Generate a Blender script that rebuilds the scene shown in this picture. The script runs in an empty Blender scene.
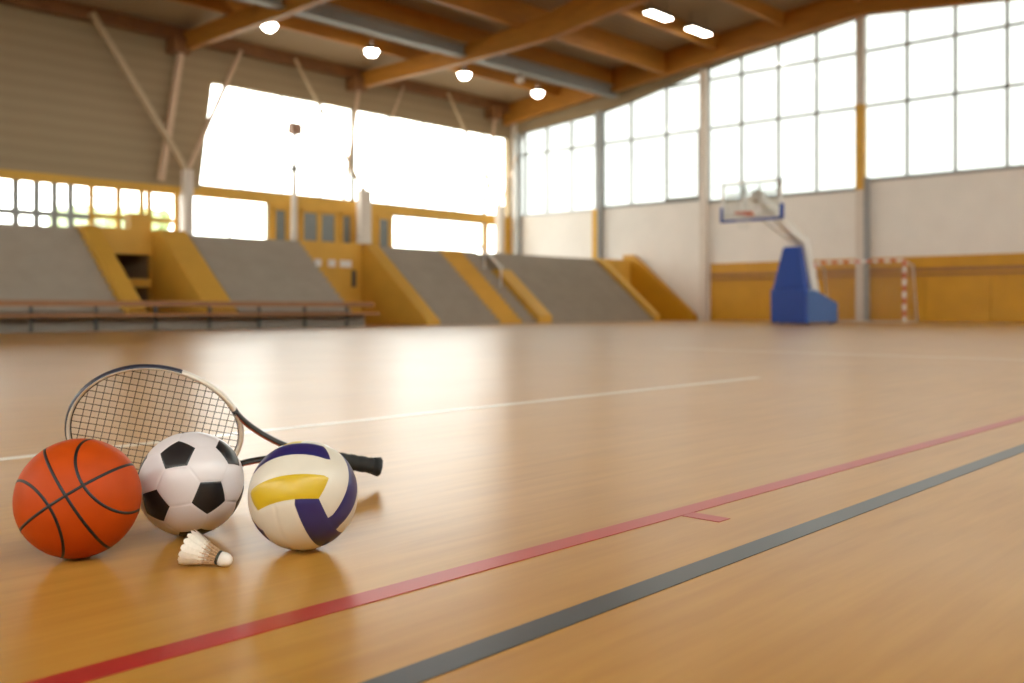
import bpy, bmesh, math, random
from mathutils import Vector, Matrix
random.seed(7)
PI = math.pi
sc = bpy.context.scene
COL = sc.collection

# ------------------------------------------------------------------ camera
F, YH, CAMH = 970.0, 308.0, 0.48
TH = math.atan(888 / 970)
cT, sT = math.cos(TH), math.sin(TH)
cd = bpy.data.cameras.new('camera')
cam = bpy.data.objects.new('camera', cd)
COL.objects.link(cam)
cam.location = (0, 0, CAMH)
cam.rotation_euler = (PI / 2, 0, TH - PI / 2)
cd.sensor_width = 36
cd.lens = F / 1024 * 36
cd.shift_y = -(341.5 - YH) / 1024
cd.dof.use_dof = True
cd.dof.focus_distance = 1.98
cd.dof.aperture_fstop = 2.8
cd.clip_end = 500
sc.camera = cam

def ray(px, py):
    t = (px - 512) / F
    return Vector((cT + sT * t, sT - cT * t, (YH - py) / F))

def at_z(px, py, z):
    d = ray(px, py)
    return Vector((0, 0, CAMH)) + d * ((z - CAMH) / d.z)

RIGHT = Vector((sT, -cT, 0)); UP = Vector((0, 0, 1)); FWD = Vector((cT, sT, 0))

# --------------------------------------------------------------- materials
def lin(c):
    return tuple(((v / 255) / 12.92 if v / 255 <= .04045 else ((v / 255 + .055) / 1.055) ** 2.4) for v in c)

def mat(name, color, rough=.5, metal=0, var=.06, scale=6.0, bump=0, bscale=80, coat=0, spec=.5, stretch=(1, 1, 1)):
    m = bpy.data.materials.new(name); m.use_nodes = True
    nt = m.node_tree; N = nt.nodes; L = nt.links
    b = N['Principled BSDF']
    b.inputs['Roughness'].default_value = rough
    b.inputs['Metallic'].default_value = metal
    b.inputs['Coat Weight'].default_value = coat
    b.inputs['Coat Roughness'].default_value = .12
    b.inputs['Specular IOR Level'].default_value = spec
    tc = N.new('ShaderNodeTexCoord'); mp = N.new('ShaderNodeMapping')
    mp.inputs['Scale'].default_value = stretch
    L.new(tc.outputs['Object'], mp.inputs['Vector'])
    nz = N.new('ShaderNodeTexNoise'); nz.inputs['Scale'].default_value = scale
    nz.inputs['Detail'].default_value = 5
    L.new(mp.outputs['Vector'], nz.inputs['Vector'])
    rp = N.new('ShaderNodeValToRGB')
    rp.color_ramp.elements[0].position = .3; rp.color_ramp.elements[1].position = .7
    rp.color_ramp.elements[0].color = tuple(max(0, c * (1 - var)) for c in color) + (1,)
    rp.color_ramp.elements[1].color = tuple(min(1, c * (1 + var)) for c in color) + (1,)
    L.new(nz.outputs['Fac'], rp.inputs['Fac'])
    L.new(rp.outputs['Color'], b.inputs['Base Color'])
    if bump:
        n2 = N.new('ShaderNodeTexNoise'); n2.inputs['Scale'].default_value = bscale
        L.new(tc.outputs['Object'], n2.inputs['Vector'])
        bp = N.new('ShaderNodeBump'); bp.inputs['Strength'].default_value = bump; bp.inputs['Distance'].default_value = .002
        L.new(n2.outputs['Fac'], bp.inputs['Height']); L.new(bp.outputs['Normal'], b.inputs['Normal'])
    return m

def emit(name, color, strength):
    m = bpy.data.materials.new(name); m.use_nodes = True
    b = m.node_tree.nodes['Principled BSDF']
    b.inputs['Base Color'].default_value = (.8, .8, .8, 1)
    b.inputs['Emission Color'].default_value = tuple(color) + (1,)
    b.inputs['Emission Strength'].default_value = strength
    return m

def glass(name, tint=(.96, .985, .98), gloss=.07, rough=.05):
    m = bpy.data.materials.new(name); m.use_nodes = True
    nt = m.node_tree; N = nt.nodes; L = nt.links
    N.remove(N['Principled BSDF'])
    tr = N.new('ShaderNodeBsdfTransparent'); tr.inputs['Color'].default_value = tuple(tint) + (1,)
    gl = N.new('ShaderNodeBsdfGlossy'); gl.inputs['Roughness'].default_value = rough
    mx = N.new('ShaderNodeMixShader'); mx.inputs['Fac'].default_value = gloss
    L.new(tr.outputs[0], mx.inputs[1]); L.new(gl.outputs[0], mx.inputs[2])
    L.new(mx.outputs[0], N['Material Output'].inputs['Surface'])
    return m

def floor_mat():
    m = bpy.data.materials.new('varnished_wood_floor'); m.use_nodes = True
    nt = m.node_tree; N = nt.nodes; L = nt.links; b = N['Principled BSDF']
    tc = N.new('ShaderNodeTexCoord')
    m0 = N.new('ShaderNodeMapping'); m0.inputs['Scale'].default_value = (.25, 7, 1)   # tone of the long boards
    L.new(tc.outputs['Object'], m0.inputs['Vector'])
    br = N.new('ShaderNodeTexNoise'); br.inputs['Scale'].default_value = 2; br.inputs['Detail'].default_value = 1
    L.new(m0.outputs['Vector'], br.inputs['Vector'])
    mp = N.new('ShaderNodeMapping'); mp.inputs['Scale'].default_value = (1.2, 14, 1)
    L.new(tc.outputs['Object'], mp.inputs['Vector'])
    gr = N.new('ShaderNodeTexNoise'); gr.inputs['Scale'].default_value = 2.2; gr.inputs['Detail'].default_value = 7
    gr.inputs['Distortion'].default_value = .15
    L.new(mp.outputs['Vector'], gr.inputs['Vector'])
    bl = N.new('ShaderNodeTexNoise'); bl.inputs['Scale'].default_value = .9; bl.inputs['Detail'].default_value = 4
    L.new(tc.outputs['Object'], bl.inputs['Vector'])
    a1 = N.new('ShaderNodeMath'); a1.operation = 'MULTIPLY'; a1.inputs[1].default_value = .16
    L.new(br.outputs['Fac'], a1.inputs[0])
    a2 = N.new('ShaderNodeMath'); a2.operation = 'MULTIPLY_ADD'; a2.inputs[1].default_value = .62
    L.new(gr.outputs['Fac'], a2.inputs[0]); L.new(a1.outputs[0], a2.inputs[2])
    a3 = N.new('ShaderNodeMath'); a3.operation = 'MULTIPLY_ADD'; a3.inputs[1].default_value = .3
    L.new(bl.outputs['Fac'], a3.inputs[0]); L.new(a2.outputs[0], a3.inputs[2])
    rp = N.new('ShaderNodeValToRGB')
    rp.color_ramp.elements[0].position = .32; rp.color_ramp.elements[1].position = .88
    rp.color_ramp.elements[0].color = FLOOR_A + (1,); rp.color_ramp.elements[1].color = FLOOR_B + (1,)
    L.new(a3.outputs[0], rp.inputs['Fac']); L.new(rp.outputs['Color'], b.inputs['Base Color'])
    rr = N.new('ShaderNodeMapRange'); rr.inputs['To Min'].default_value = FLOOR_R[0]; rr.inputs['To Max'].default_value = FLOOR_R[1]
    n3 = N.new('ShaderNodeTexNoise'); n3.inputs['Scale'].default_value = 1.5; n3.inputs['Detail'].default_value = 2
    L.new(tc.outputs['Object'], n3.inputs['Vector'])
    L.new(n3.outputs['Fac'], rr.inputs['Value']); L.new(rr.outputs['Result'], b.inputs['Roughness'])
    b.inputs['Specular IOR Level'].default_value = FLOOR_S
    return m

def boards_mat(name, c1, c2, pitch, axis, rough=.7):
    """painted boards or sheet ribs: colour alternates softly across one axis"""
    m = bpy.data.materials.new(name); m.use_nodes = True
    nt = m.node_tree; N = nt.nodes; L = nt.links; b = N['Principled BSDF']
    b.inputs['Roughness'].default_value = rough
    b.inputs['Specular IOR Level'].default_value = .3
    tc = N.new('ShaderNodeTexCoord'); mp = N.new('ShaderNodeMapping')
    rot = {'z': (0, PI / 2, 0), 'x': (0, 0, 0), 'y': (0, 0, PI / 2)}[axis]
    mp.inputs['Rotation'].default_value = rot
    L.new(tc.outputs['Object'], mp.inputs['Vector'])
    wv = N.new('ShaderNodeTexWave'); wv.bands_direction = 'X'
    wv.inputs['Scale'].default_value = 1 / pitch / 3.2; wv.inputs['Distortion'].default_value = .6
    wv.inputs['Detail'].default_value = 1
    L.new(mp.outputs['Vector'], wv.inputs['Vector'])
    mx = N.new('ShaderNodeMix'); mx.data_type = 'RGBA'
    mx.inputs[6].default_value = c1 + (1,); mx.inputs[7].default_value = c2 + (1,)
    L.new(wv.outputs['Fac'], mx.inputs[0]); L.new(mx.outputs[2], b.inputs['Base Color'])
    return m

FLOOR_A, FLOOR_B, FLOOR_R, FLOOR_S = (.385, .175, .024), (.56, .300, .060), (.285, .335), .6
SKY = 7.0
M = {}
M['floor'] = floor_mat()
M['line_white'] = mat('white_line_paint', (.70, .66, .58), .31)
M['line_red'] = mat('red_line_paint', (.40, .028, .024), .31, var=.1)
M['line_dark'] = mat('grey_line_paint', (.042, .046, .05), .31, var=.1)
M['white_wall'] = mat('white_plaster', (.82, .77, .71), .85, var=.03, scale=1.2)
M['mustard'] = mat('mustard_paint', (.68, .375, .05), .6, var=.06, scale=1.5)
M['mustard_lo'] = mat('mustard_boarding', (.58, .285, .008), .5, var=.08, scale=1.2)
M['clad'] = boards_mat('brown_cladding', (.365, .275, .165), (.33, .245, .145), .38, 'z')
M['deck'] = boards_mat('roof_deck', (.38, .275, .17), (.30, .215, .13), .24, 'y')
M['timber'] = mat('glued_timber', (.43, .180, .022), .5, var=.15, scale=1.5, stretch=(1, 1, 6))
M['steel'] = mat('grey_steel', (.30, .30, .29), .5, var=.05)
M['seat'] = mat('grey_seat_boards', (.355, .30, .235), .6, var=.06, scale=2)
M['rail_wood'] = mat('brown_rail_wood', (.30, .13, .045), .45, var=.12, scale=3)
M['dark_steel'] = mat('dark_steel', (.06, .06, .06), .5)
M['brace'] = mat('tan_painted_steel', (.60, .42, .28), .6, var=.04)
M['brace_tan'] = mat('khaki_painted_steel', (.50, .37, .23), .6, var=.04)
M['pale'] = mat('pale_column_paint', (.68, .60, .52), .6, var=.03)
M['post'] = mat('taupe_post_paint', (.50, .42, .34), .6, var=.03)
M['frame'] = mat('aluminium_window_frame', (.30, .30, .28), .45, var=.03)
M['frame_dark'] = mat('dark_window_frame', (.14, .12, .08), .5)
M['glass'] = glass('window_glass')
M['glass_milky'] = glass('tinted_window_glass', (.46, .48, .475), .06, .1)
M['dull_glass'] = mat('dim_door_glass', (.20, .21, .20), .25, var=.1)
M['concrete'] = mat('grey_concrete', (.28, .25, .21), .8, var=.06)
M['blue'] = mat('blue_padding', (.016, .065, .36), .45, var=.05, bump=.1)
M['blue_lo'] = mat('light_blue_panel', (.05, .16, .44), .4, var=.05)
M['white_paint'] = mat('white_metal_paint', (.80, .78, .74), .4, var=.02)
M['rim'] = mat('orange_rim_paint', (.70, .12, .03), .4)
M['acrylic'] = glass('acrylic_board', (.93, .95, .95), .05, .08)
M['net'] = mat('white_net_cord', (.75, .73, .68), .8)
M['red'] = mat('red_post_paint', (.60, .13, .07), .45)
M['leaf'] = mat('tree_leaves', (.30, .40, .16), .7, var=.3, scale=2)
M['bark'] = mat('tree_bark', (.12, .08, .05), .9, var=.2)
M['ground'] = mat('outdoor_paving', (.35, .34, .30), .9)
M['lamp'] = emit('lamp_glow', (1, .93, .80), 30)
M['lamp_body'] = mat('lamp_housing', (.10, .09, .08), .5)

# ----------------------------------------------------------------- helpers
class MB:
    def __init__(self):
        self.bm = bmesh.new()
    def poly_prism(self, pts, ext, mi=0):
        """closed polygon (list of Vectors) extruded by vector ext"""
        ext = Vector(ext); pts = [Vector(p) for p in pts]
        a = [self.bm.verts.new(p) for p in pts]; b = [self.bm.verts.new(p + ext) for p in pts]
        n = len(pts); fs = []
        fs.append(self.bm.faces.new(a)); fs.append(self.bm.faces.new(list(reversed(b))))
        for i in range(n):
            j = (i + 1) % n
            fs.append(self.bm.faces.new((a[j], a[i], b[i], b[j])))
        for f in fs: f.material_index = mi
        return self
    def box(self, x0, x1, y0, y1, z0, z1, mi=0):
        return self.poly_prism([(x0, y0, z0), (x1, y0, z0), (x1, y1, z0), (x0, y1, z0)], (0, 0, z1 - z0), mi)
    def bar(self, p, q, w, h, upv=(0, 0, 1), mi=0):
        """rectangular bar between two points"""
        p, q = Vector(p), Vector(q); d = (q - p).normalized(); u = Vector(upv)
        if abs(d.dot(u)) > .99: u = Vector((1, 0, 0))
        s = d.cross(u).normalized(); t = s.cross(d).normalized()
        c = [p + s * (a * w / 2) + t * (b * h / 2) for a, b in ((-1, -1), (1, -1), (1, 1), (-1, 1))]
        return self.poly_prism(c, q - p, mi)
    def tube(self, pts, r, seg=10, closed=False, mi=0, caps=True, sec=None, smooth=True):
        """tube along a path; r a number or list; sec = fixed binormal for an oval section (bn, ra, rb)"""
        pts = [Vector(p) for p in pts]; n = len(pts); rings = []
        rs = r if isinstance(r, (list, tuple)) else [r] * n
        prev = None
        for i, p in enumerate(pts):
            if closed: d = pts[(i + 1) % n] - pts[i - 1]
            else: d = pts[min(i + 1, n - 1)] - pts[max(i - 1, 0)]
            d.normalize()
            if sec:
                v = Vector(sec[0]).normalized(); u = v.cross(d).normalized()
                ring = [self.bm.verts.new(p + u * (math.cos(2 * PI * k / seg) * sec[1]) + v * (math.sin(2 * PI * k / seg) * sec[2])) for k in range(seg)]
            else:
                if prev is None:
                    u = d.orthogonal().normalized()
                else:
                    u = (prev - d * prev.dot(d)).normalized()
                prev = u; v = d.cross(u)
                ring = [self.bm.verts.new(p + u * (math.cos(2 * PI * k / seg) * rs[i]) + v * (math.sin(2 * PI * k / seg) * rs[i])) for k in range(seg)]
            rings.append(ring)
        for i in range(n if closed else n - 1):
            A, B = rings[i], rings[(i + 1) % n]
            for k in range(seg):
                f = self.bm.faces.new((A[k], A[(k + 1) % seg], B[(k + 1) % seg], B[k]))
                f.material_index = mi(i, k) if callable(mi) else mi; f.smooth = smooth
        if not closed and caps:
            m0 = mi(0, 0) if callable(mi) else mi
            for rg in (list(reversed(rings[0])), rings[-1]):
                f = self.bm.faces.new(rg); f.material_index = m0
        return self
    def lathe(self, prof, o, ax, seg=24, mi=0):
        """prof: (s along axis, radius)"""
        o, ax = Vector(o), Vector(ax).normalized(); u = ax.orthogonal().normalized(); v = ax.cross(u); rings = []
        for s, r in prof:
            if r < 1e-6: rings.append([self.bm.verts.new(o + ax * s)])
            else: rings.append([self.bm.verts.new(o + ax * s + u * (r * math.cos(2 * PI * k / seg)) + v * (r * math.sin(2 * PI * k / seg))) for k in range(seg)])
        for A, B in zip(rings, rings[1:]):
            for k in range(seg):
                j = (k + 1) % seg
                if len(A) == 1 and len(B) == 1: continue
                if len(A) == 1: f = self.bm.faces.new((A[0], B[j], B[k]))
                elif len(B) == 1: f = self.bm.faces.new((A[k], A[j], B[0]))
                else: f = self.bm.faces.new((A[k], A[j], B[j], B[k]))
                f.material_index = mi; f.smooth = True
        return self
    def build(self, name, mats, parent=None, bevel=0, fix=True):
        bm = self.bm
        if fix: bmesh.ops.recalc_face_normals(bm, faces=bm.faces)
        if bevel: bmesh.ops.bevel(bm, geom=bm.edges[:], offset=bevel, segments=2, affect='EDGES', profile=.6)
        if parent is None:
            xs = [v.co for v in bm.verts]
            o = Vector(((min(p.x for p in xs) + max(p.x for p in xs)) / 2, (min(p.y for p in xs) + max(p.y for p in xs)) / 2, min(p.z for p in xs)))
        else:
            o = WPOS[parent.name]
        bmesh.ops.translate(bm, verts=bm.verts, vec=-o)
        me = bpy.data.meshes.new(name); bm.to_mesh(me); bm.free()
        for m in (mats if isinstance(mats, (list, tuple)) else [mats]): me.materials.append(m)
        ob = bpy.data.objects.new(name, me); COL.objects.link(ob)
        if parent is None: ob.location = o
        else: ob.parent = parent
        WPOS[ob.name] = o.copy()
        return ob
WPOS = {}

def empty(name, loc):
    o = bpy.data.objects.new(name, None); COL.objects.link(o); o.location = loc
    o.empty_display_size = .1; WPOS[o.name] = Vector(loc); return o
def tag(o, label, cat, group=None):
    o['label'] = label; o['category'] = cat
    if group: o['group'] = group
    return o
def struct(o, label=None):
    o['kind'] = 'structure'
    if label: o['label'] = label
    return o
def copy_tree(o, parent=None, loc=None):
    c = o.copy(); COL.objects.link(c); c.parent = parent
    if loc is not None: c.location = loc
    for ch in list(o.children): copy_tree(ch, c)
    return c

# ================================================================= SETTING
XB, YA = 32.5, 29.8                 # inner faces of the window wall and the stand wall
XR, YN = -12.0, -4.5                # rear and near walls, out of the frame
RIDGE_Y, RIDGE_Z, SLOPE = 13.4, 11.25, .1
def deck_z(y): return RIDGE_Z - SLOPE * abs(y - RIDGE_Y)

fl = struct(MB().box(XR - .3, XB + .3, YN - .3, YA + .3, -.2, 0).build('floor', M['floor']), 'varnished wooden sports floor')
struct(MB().box(-150, 200, -150, 200, -.6, -.35).build('ground', M['ground']), 'pale paving outside the hall')
def line(name, pts, m, label):
    b = MB().poly_prism([(x, y, 0) for x, y in pts], (0, 0, .0012))
    o = b.build(name, m, fl); o['label'] = label; return o
line('floor_line', [(-6, 1.339), (24, .901), (24, .954), (-6, 1.392)], M['line_red'], 'red court line')
line('floor_line', [(1.915, 1.125), (1.965, 1.125), (1.965, 1.222), (1.915, 1.222)], M['line_red'], 'short red tick at the red court line')
line('floor_line', [(-6, .925), (24, .925), (24, .98), (-6, .98)], M['line_dark'], 'dark grey court line')
line('floor_line', [(-6, 3.245), (6.1, 3.245), (6.1, 3.30), (-6, 3.30)], M['line_white'], 'white court line behind the balls')
line('floor_line', [(9.75, 1.4), (9.82, 1.4), (9.82, 6.5), (9.75, 6.5)], M['line_white'], 'faint white line across the court')

# ---- roof
b = MB()
b.poly_prism([(XR - .3, YA + .3, deck_z(YA + .3)), (XR - .3, RIDGE_Y, RIDGE_Z), (XR - .3, RIDGE_Y, RIDGE_Z + .25), (XR - .3, YA + .3, deck_z(YA + .3) + .25)], (XB - XR + .6, 0, 0))
b.poly_prism([(XR - .3, YN - .3, deck_z(YN - .3)), (XR - .3, RIDGE_Y, RIDGE_Z), (XR - .3, RIDGE_Y, RIDGE_Z + .25), (XR - .3, YN - .3, deck_z(YN - .3) + .25)], (XB - XR + .6, 0, 0))
struct(b.build('ceiling', M['deck']), 'sloping roof deck')

BEAM = [(-4.5, 8.95), (3, 8.95), (6.8, 9.05), (9.1, 9.35), (13.4, 9.85), (17.7, 9.35), (20, 9.05), (23.8, 8.95), (29.8, 8.95)]
def beam_bot(y):                     # underside of the main beams
    for (a, za), (c, zc) in zip(BEAM, BEAM[1:]):
        if a <= y <= c: return za + (zc - za) * (y - a) / (c - a)
    return 8.95
def beam_top(y):
    t = max(0, min(1, (abs(y - RIDGE_Y) - 5) / 3))
    return (deck_z(y) - .46) * (1 - t) + (beam_bot(y) + .58) * t
for x in (-5.5, 1.8, 9.05, 16.3, 23.65):
    ys = [y for y, _ in BEAM]
    pts = [(x - .13, y, beam_bot(y)) for y in ys] + [(x - .13, y, beam_top(y)) for y in reversed(ys)]
    struct(MB().poly_prism(pts, (.26, 0, 0)).build('ceiling_beam', M['timber']), 'glued timber roof beam')
# slim edge beam along the window wall
ys = [-4.5, 13.4, 29.8]
pts = [(31.95, y, deck_z(y) - .90) for y in ys] + [(31.95, y, deck_z(y) + .03) for y in reversed(ys)]
struct(MB().poly_prism(pts, (.3, 0, 0)).build('ceiling_beam', M['timber']), 'timber edge beam over the tall windows')
# purlins running along the hall
def purlin(y, w, top_off, depth, m, label):
    z1 = deck_z(y) + .02 - top_off
    return struct(MB().box(XR, 32.3, y - w / 2, y + w / 2, z1 - depth, z1).build('ceiling_purlin', m), label)
M['timber_dark'] = mat('dark_timber', (.22, .095, .03), .6, var=.15, scale=1.5)
purlin(29.5, .24, 0, .42, M['timber_dark'], 'timber wall plate above the stand')
for y in (26.6, 23.8, 21.2, 18.9, 16.2, 13.4, 10.4, 7.2, 4, .8, -2.4):
    purlin(y, .16, 0, deck_z(y) + .03 - beam_top(y), M['timber'], 'deep timber purlin resting on the roof beams')
b = MB(); z = deck_z(23.8) - .64                              # grey rolled-steel section under the purlin
b.box(XR, 32.3, 23.62, 23.98, z - .04, z); b.box(XR, 32.3, 23.77, 23.83, z - .42, z - .04); b.box(XR, 32.3, 23.62, 23.98, z - .46, z - .42)
struct(b.build('ceiling_girder', M['steel']), 'grey steel girder along the roof')

# ---- window wall (right)
TOP = [(-4.5, 8.75), (3, 9.5), (9, 10.1), (12, 10.42), (13.4, 10.5), (15.2, 10.25), (18.2, 9.92), (19.8, 9.65), (21.5, 9.3), (23.3, 8.92), (24.7, 8.7), (29.6, 8.35), (30, 8.3)]
def top(y):
    for (a, za), (c, zc) in zip(TOP, TOP[1:]):
        if a <= y <= c: return za + (zc - za) * (y - a) / (c - a)
    return 8.3
BAYS = [(24.7, 29.45, 4.6, [26.37, 27.75, 29.05]), (19.65, 24.7, 4.68, [21.52, 23.23]), (13.55, 19.65, 4.55, [15.24, 16.7, 18.2]),
        (7.5, 13.55, 4.82, [9.0, 10.54, 12.07]), (1.5, 7.5, 4.82, [3, 4.5, 6]), (-4.2, 1.5, 4.82, [-2.8, -1.4, 0])]
b = MB()
for y0, y1, sill, mul in BAYS:
    b.box(XB, XB + .3, y0, y1, 0, sill)
    ys = [y0] + [y for y, _ in TOP if y0 < y < y1] + [y1]
    pts = [(XB, y, top(y)) for y in ys] + [(XB, y, deck_z(y) + .05) for y in reversed(ys)]
    if y0 < RIDGE_Y < y1: pts = pts[:len(ys)] + [(XB, y1, deck_z(y1) + .05), (XB, RIDGE_Y, RIDGE_Z + .05), (XB, y0, deck_z(y0) + .05)]
    b.poly_prism(pts, (.3, 0, 0), 1)
b.box(XB, XB + .3, 29.45, YA + .3, 0, 9.7); b.box(XB, XB + .3, YN - .3, -4.2, 0, 9.6)
struct(b.build('wall_right', [M['white_wall'], M['clad']]), 'white wall under tall windows')
for i, (y0, y1, sill, mul) in enumerate(BAYS):
    b = MB(); x0, x1 = XB + .08, XB + .17
    for y in [y0 + .05] + mul + [y1 - .05]:
        b.box(x0, x1, y - .045, y + .045, sill, top(y))
    for z in (sill + .03, 7.37, 9.25):
        ye = [y for y in [y0 + k * (y1 - y0) / 60 for k in range(61)] if top(y) > z]
        if len(ye) > 3: b.box(x0 + .01, x1 - .01, ye[0], ye[-1], z - .045, z + .045)
    w = struct(b.build('window_%d' % (i + 1), M['frame']), 'tall gridded window')
    ys = [y0] + [y for y, _ in TOP if y0 < y < y1] + [y1]
    MB().poly_prism([(XB + .12, y0, sill), (XB + .12, y1, sill)] + [(XB + .12, y, top(y)) for y in reversed(ys)], (.01, 0, 0)).build('window_pane', M['glass_milky'], w)
    MB().box(XB - .06, XB + .3, y0 + .02, y1 - .02, sill - .06, sill).build('window_sill', M['frame'] if i != 0 else M['white_paint'], w)
# openable sash with a dark frame, beside the second post
b = MB(); b.box(XB - .1, XB + .1, 19.82, 19.96, 4.70, 7.35); b.box(XB + .02, XB + .1, 21.45, 21.53, 4.75, 7.3); b.box(XB + .02, XB + .1, 19.9, 21.53, 4.70, 4.82)
struct(b.build('window_sash', M['frame_dark']), 'dark framed sash in the tall window')
# wall posts
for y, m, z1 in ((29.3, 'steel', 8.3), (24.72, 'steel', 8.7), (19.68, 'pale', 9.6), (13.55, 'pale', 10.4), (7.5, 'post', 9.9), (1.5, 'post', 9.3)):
    b = MB(); b.box(XB - .22, XB, y - .13, y + .13, 0, z1)
    struct(b.build('wall_post', M[m]), 'post against the window wall')
struct(MB().box(XB - .25, XB, 24.73, 24.97, 0, 4.62).build('trim_5', M['mustard']), 'mustard casing beside a grey wall post')
b = MB(); b.box(XB - .25, XB - .225, 13.44, 13.68, 4.5, 7.4); b.box(XB - .25, XB, 13.4, 13.415, 4.5, 7.4)
struct(b.build('trim_1', M['mustard']), 'mustard casing on a wall post')
struct(MB().box(XB - .2, XB, 13.26, 13.415, 0, 4.9).build('post_shade_strip', M['steel']), 'grey strip added as the shaded side of a wall post')  # dark strip imitates the shade on the post's right side
# mustard boarded dado with a ledge
b = MB()
y = 19.42
while y > -4.4:
    y2 = max(y - 2.0, -4.45); b.box(XB - .06, XB, y2 + .012, y, .02, 1.56); y = y2
b.box(XB - .05, XB, -4.45, 19.42, 1.56, 2.17); b.box(XB - .075, XB - .05, -4.45, 19.42, 2.08, 2.17)
b.box(XB - .12, XB - .05, -4.45, 19.42, 1.54, 1.60, 1); b.box(XB - .09, XB - .05, -4.45, 19.42, 1.69, 1.79, 1)
struct(b.build('trim_2', [M['mustard_lo'], M['rail_wood']]), 'mustard boarding along the foot of the wall')

# ---- stand wall (left)
b = MB(); y0, y1 = YA, YA + .3
BW = (17.15, 32.35, 4.6, 8.17)       # the big bright window
b.poly_prism([(XR, y0, 4.6), (17.0, y0, 4.6), (17.45, y0, 8.17), (17.45, y0, 9.75), (XR, y0, 9.75)], (0, .3, 0), 0)
b.box(17.45, XB + .3, y0, y1, 8.17, 9.75, 0)
b.box(XR, 17.0, y0, y1, 4.5, 4.6, 0); b.box(XR, 17.0, y0, y1, 4.24, 4.5, 1); b.box(17.0, XB + .3, y0, y1, 4.24, 4.6, 1)
b.box(XR, XB + .3, y0, y1, 0, 2.55, 1)
b.box(19.74, 25.5, y0, y1, 2.55, 4.24, 1)
b.box(30.85, 31.0, y0, y1, 2.55, 4.24, 1); b.box(32.05, XB + .3, y0, y1, 2.55, 4.24, 1); b.box(32.35, XB + .3, y0, y1, 4.6, 8.17, 0)
struct(b.build('wall_left', [M['clad'], M['mustard']]), 'brown boarded wall above the stand')
def window(n, x0, x1, z0, z1, muls, hz, m, lab, tk=.03, slant=0):
    b = MB()
    for x in muls: b.box(x - tk, x + tk, YA + .08, YA + .16, z0, z1)
    for z in hz: b.box(x0, x1, YA + .09, YA + .15, z - tk, z + tk)
    w = struct(b.build('window_%d' % n, m), lab)
    MB().poly_prism([(x0, YA + .12, z0), (x1, YA + .12, z0), (x1, YA + .12, z1), (x0 + slant, YA + .12, z1)], (0, .01, 0)).build('window_pane', M['glass'], w)
    return w
window(7, 17.0, 32.35, 4.6, 8.17, [18.6, 20.29, 22.0, 23.47, 25.3, 27.2, 29.0, 30.8], [4.64], M['frame'], 'wide bright window high above the stand', .025, .45)
struct(MB().box(23.4, 23.55, YA - .02, YA + .07, 4.6, 8.17).build('trim_6', M['frame_dark']), 'dark upright bar in the wide bright window')
window(8, -12, 13.3, 2.55, 4.24, [-10 + 1.5 * k for k in range(14) if k != 15] + [11.14, 11.73, 12.25, 12.73], [3.3], M['frame'], 'low strip window behind the stand', .09)
window(9, 13.3, 16.25, 2.55, 4.24, [13.37, 14.23, 15.0, 15.25, 16.2], [3.35], M['mustard'], 'strip window in mustard frames', .08)
window(10, 16.25, 19.74, 2.55, 4.24, [16.3, 18.2, 19.7], [2.6], M['frame'], 'strip window beside the pale column')
window(11, 25.5, 30.85, 2.55, 4.24, [25.5, 28.15, 30.83], [4.2], M['frame'], 'low window in the far part of the stand')
window(12, 31.0, 32.05, 2.55, 4.24, [], [4.2], M['frame'], 'narrow window at the corner')
# glazed doors in the mustard part of the wall
for k, (xa, xb_) in enumerate(((19.95, 20.35), (21.15, 21.75), (21.95, 22.55), (22.95, 23.3), (24.75, 25.2))):
    b = MB(); b.box(xa - .1, xa, YA - .06, YA, 2.3, 4.1); b.box(xb_, xb_ + .1, YA - .06, YA, 2.3, 4.1); b.box(xa - .1, xb_ + .1, YA - .06, YA, 4.0, 4.12)
    d = struct(b.build('door_%d' % (k + 1), M['mustard']), 'narrow glazed door at the back of the stand')
    MB().box(xa, xb_, YA - .03, YA, 2.35, 4.0).build('door_pane', M['dull_glass'], d)

# ---- near and rear walls, behind the camera; openings added and sized for fill light
b = MB(); b.box(XR, XB, YN - .3, YN, 0, 5.0); b.box(XR, XB, YN - .3, YN, 8.4, 9.6)
for x in range(-12, 33, 6): b.box(x, x + .4, YN - .3, YN, 5.0, 8.4)
struct(b.build('wall_near', M['white_wall']))
MB_ = MB().box(XR, XB, YN - .16, YN - .15, 5.0, 8.4); struct(MB_.build('window_13', M['glass']))
b = MB(); b.box(XR - .3, XR, YN, YA, 0, 5.0)
b.poly_prism([(XR - .3, YN, 8.3), (XR - .3, YA, 8.3), (XR - .3, YA, deck_z(YA) + .05), (XR - .3, RIDGE_Y, RIDGE_Z + .05), (XR - .3, YN, deck_z(YN) + .05)], (.3, 0, 0))
for y in range(-4, 30, 6): b.box(XR - .3, XR, y, y + .4, 5.0, 8.3)
struct(b.build('wall_rear', M['white_wall']))
struct(MB().box(XR - .16, XR - .15, YN, YA, 5.0, 8.3).build('window_14', M['glass']))

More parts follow.
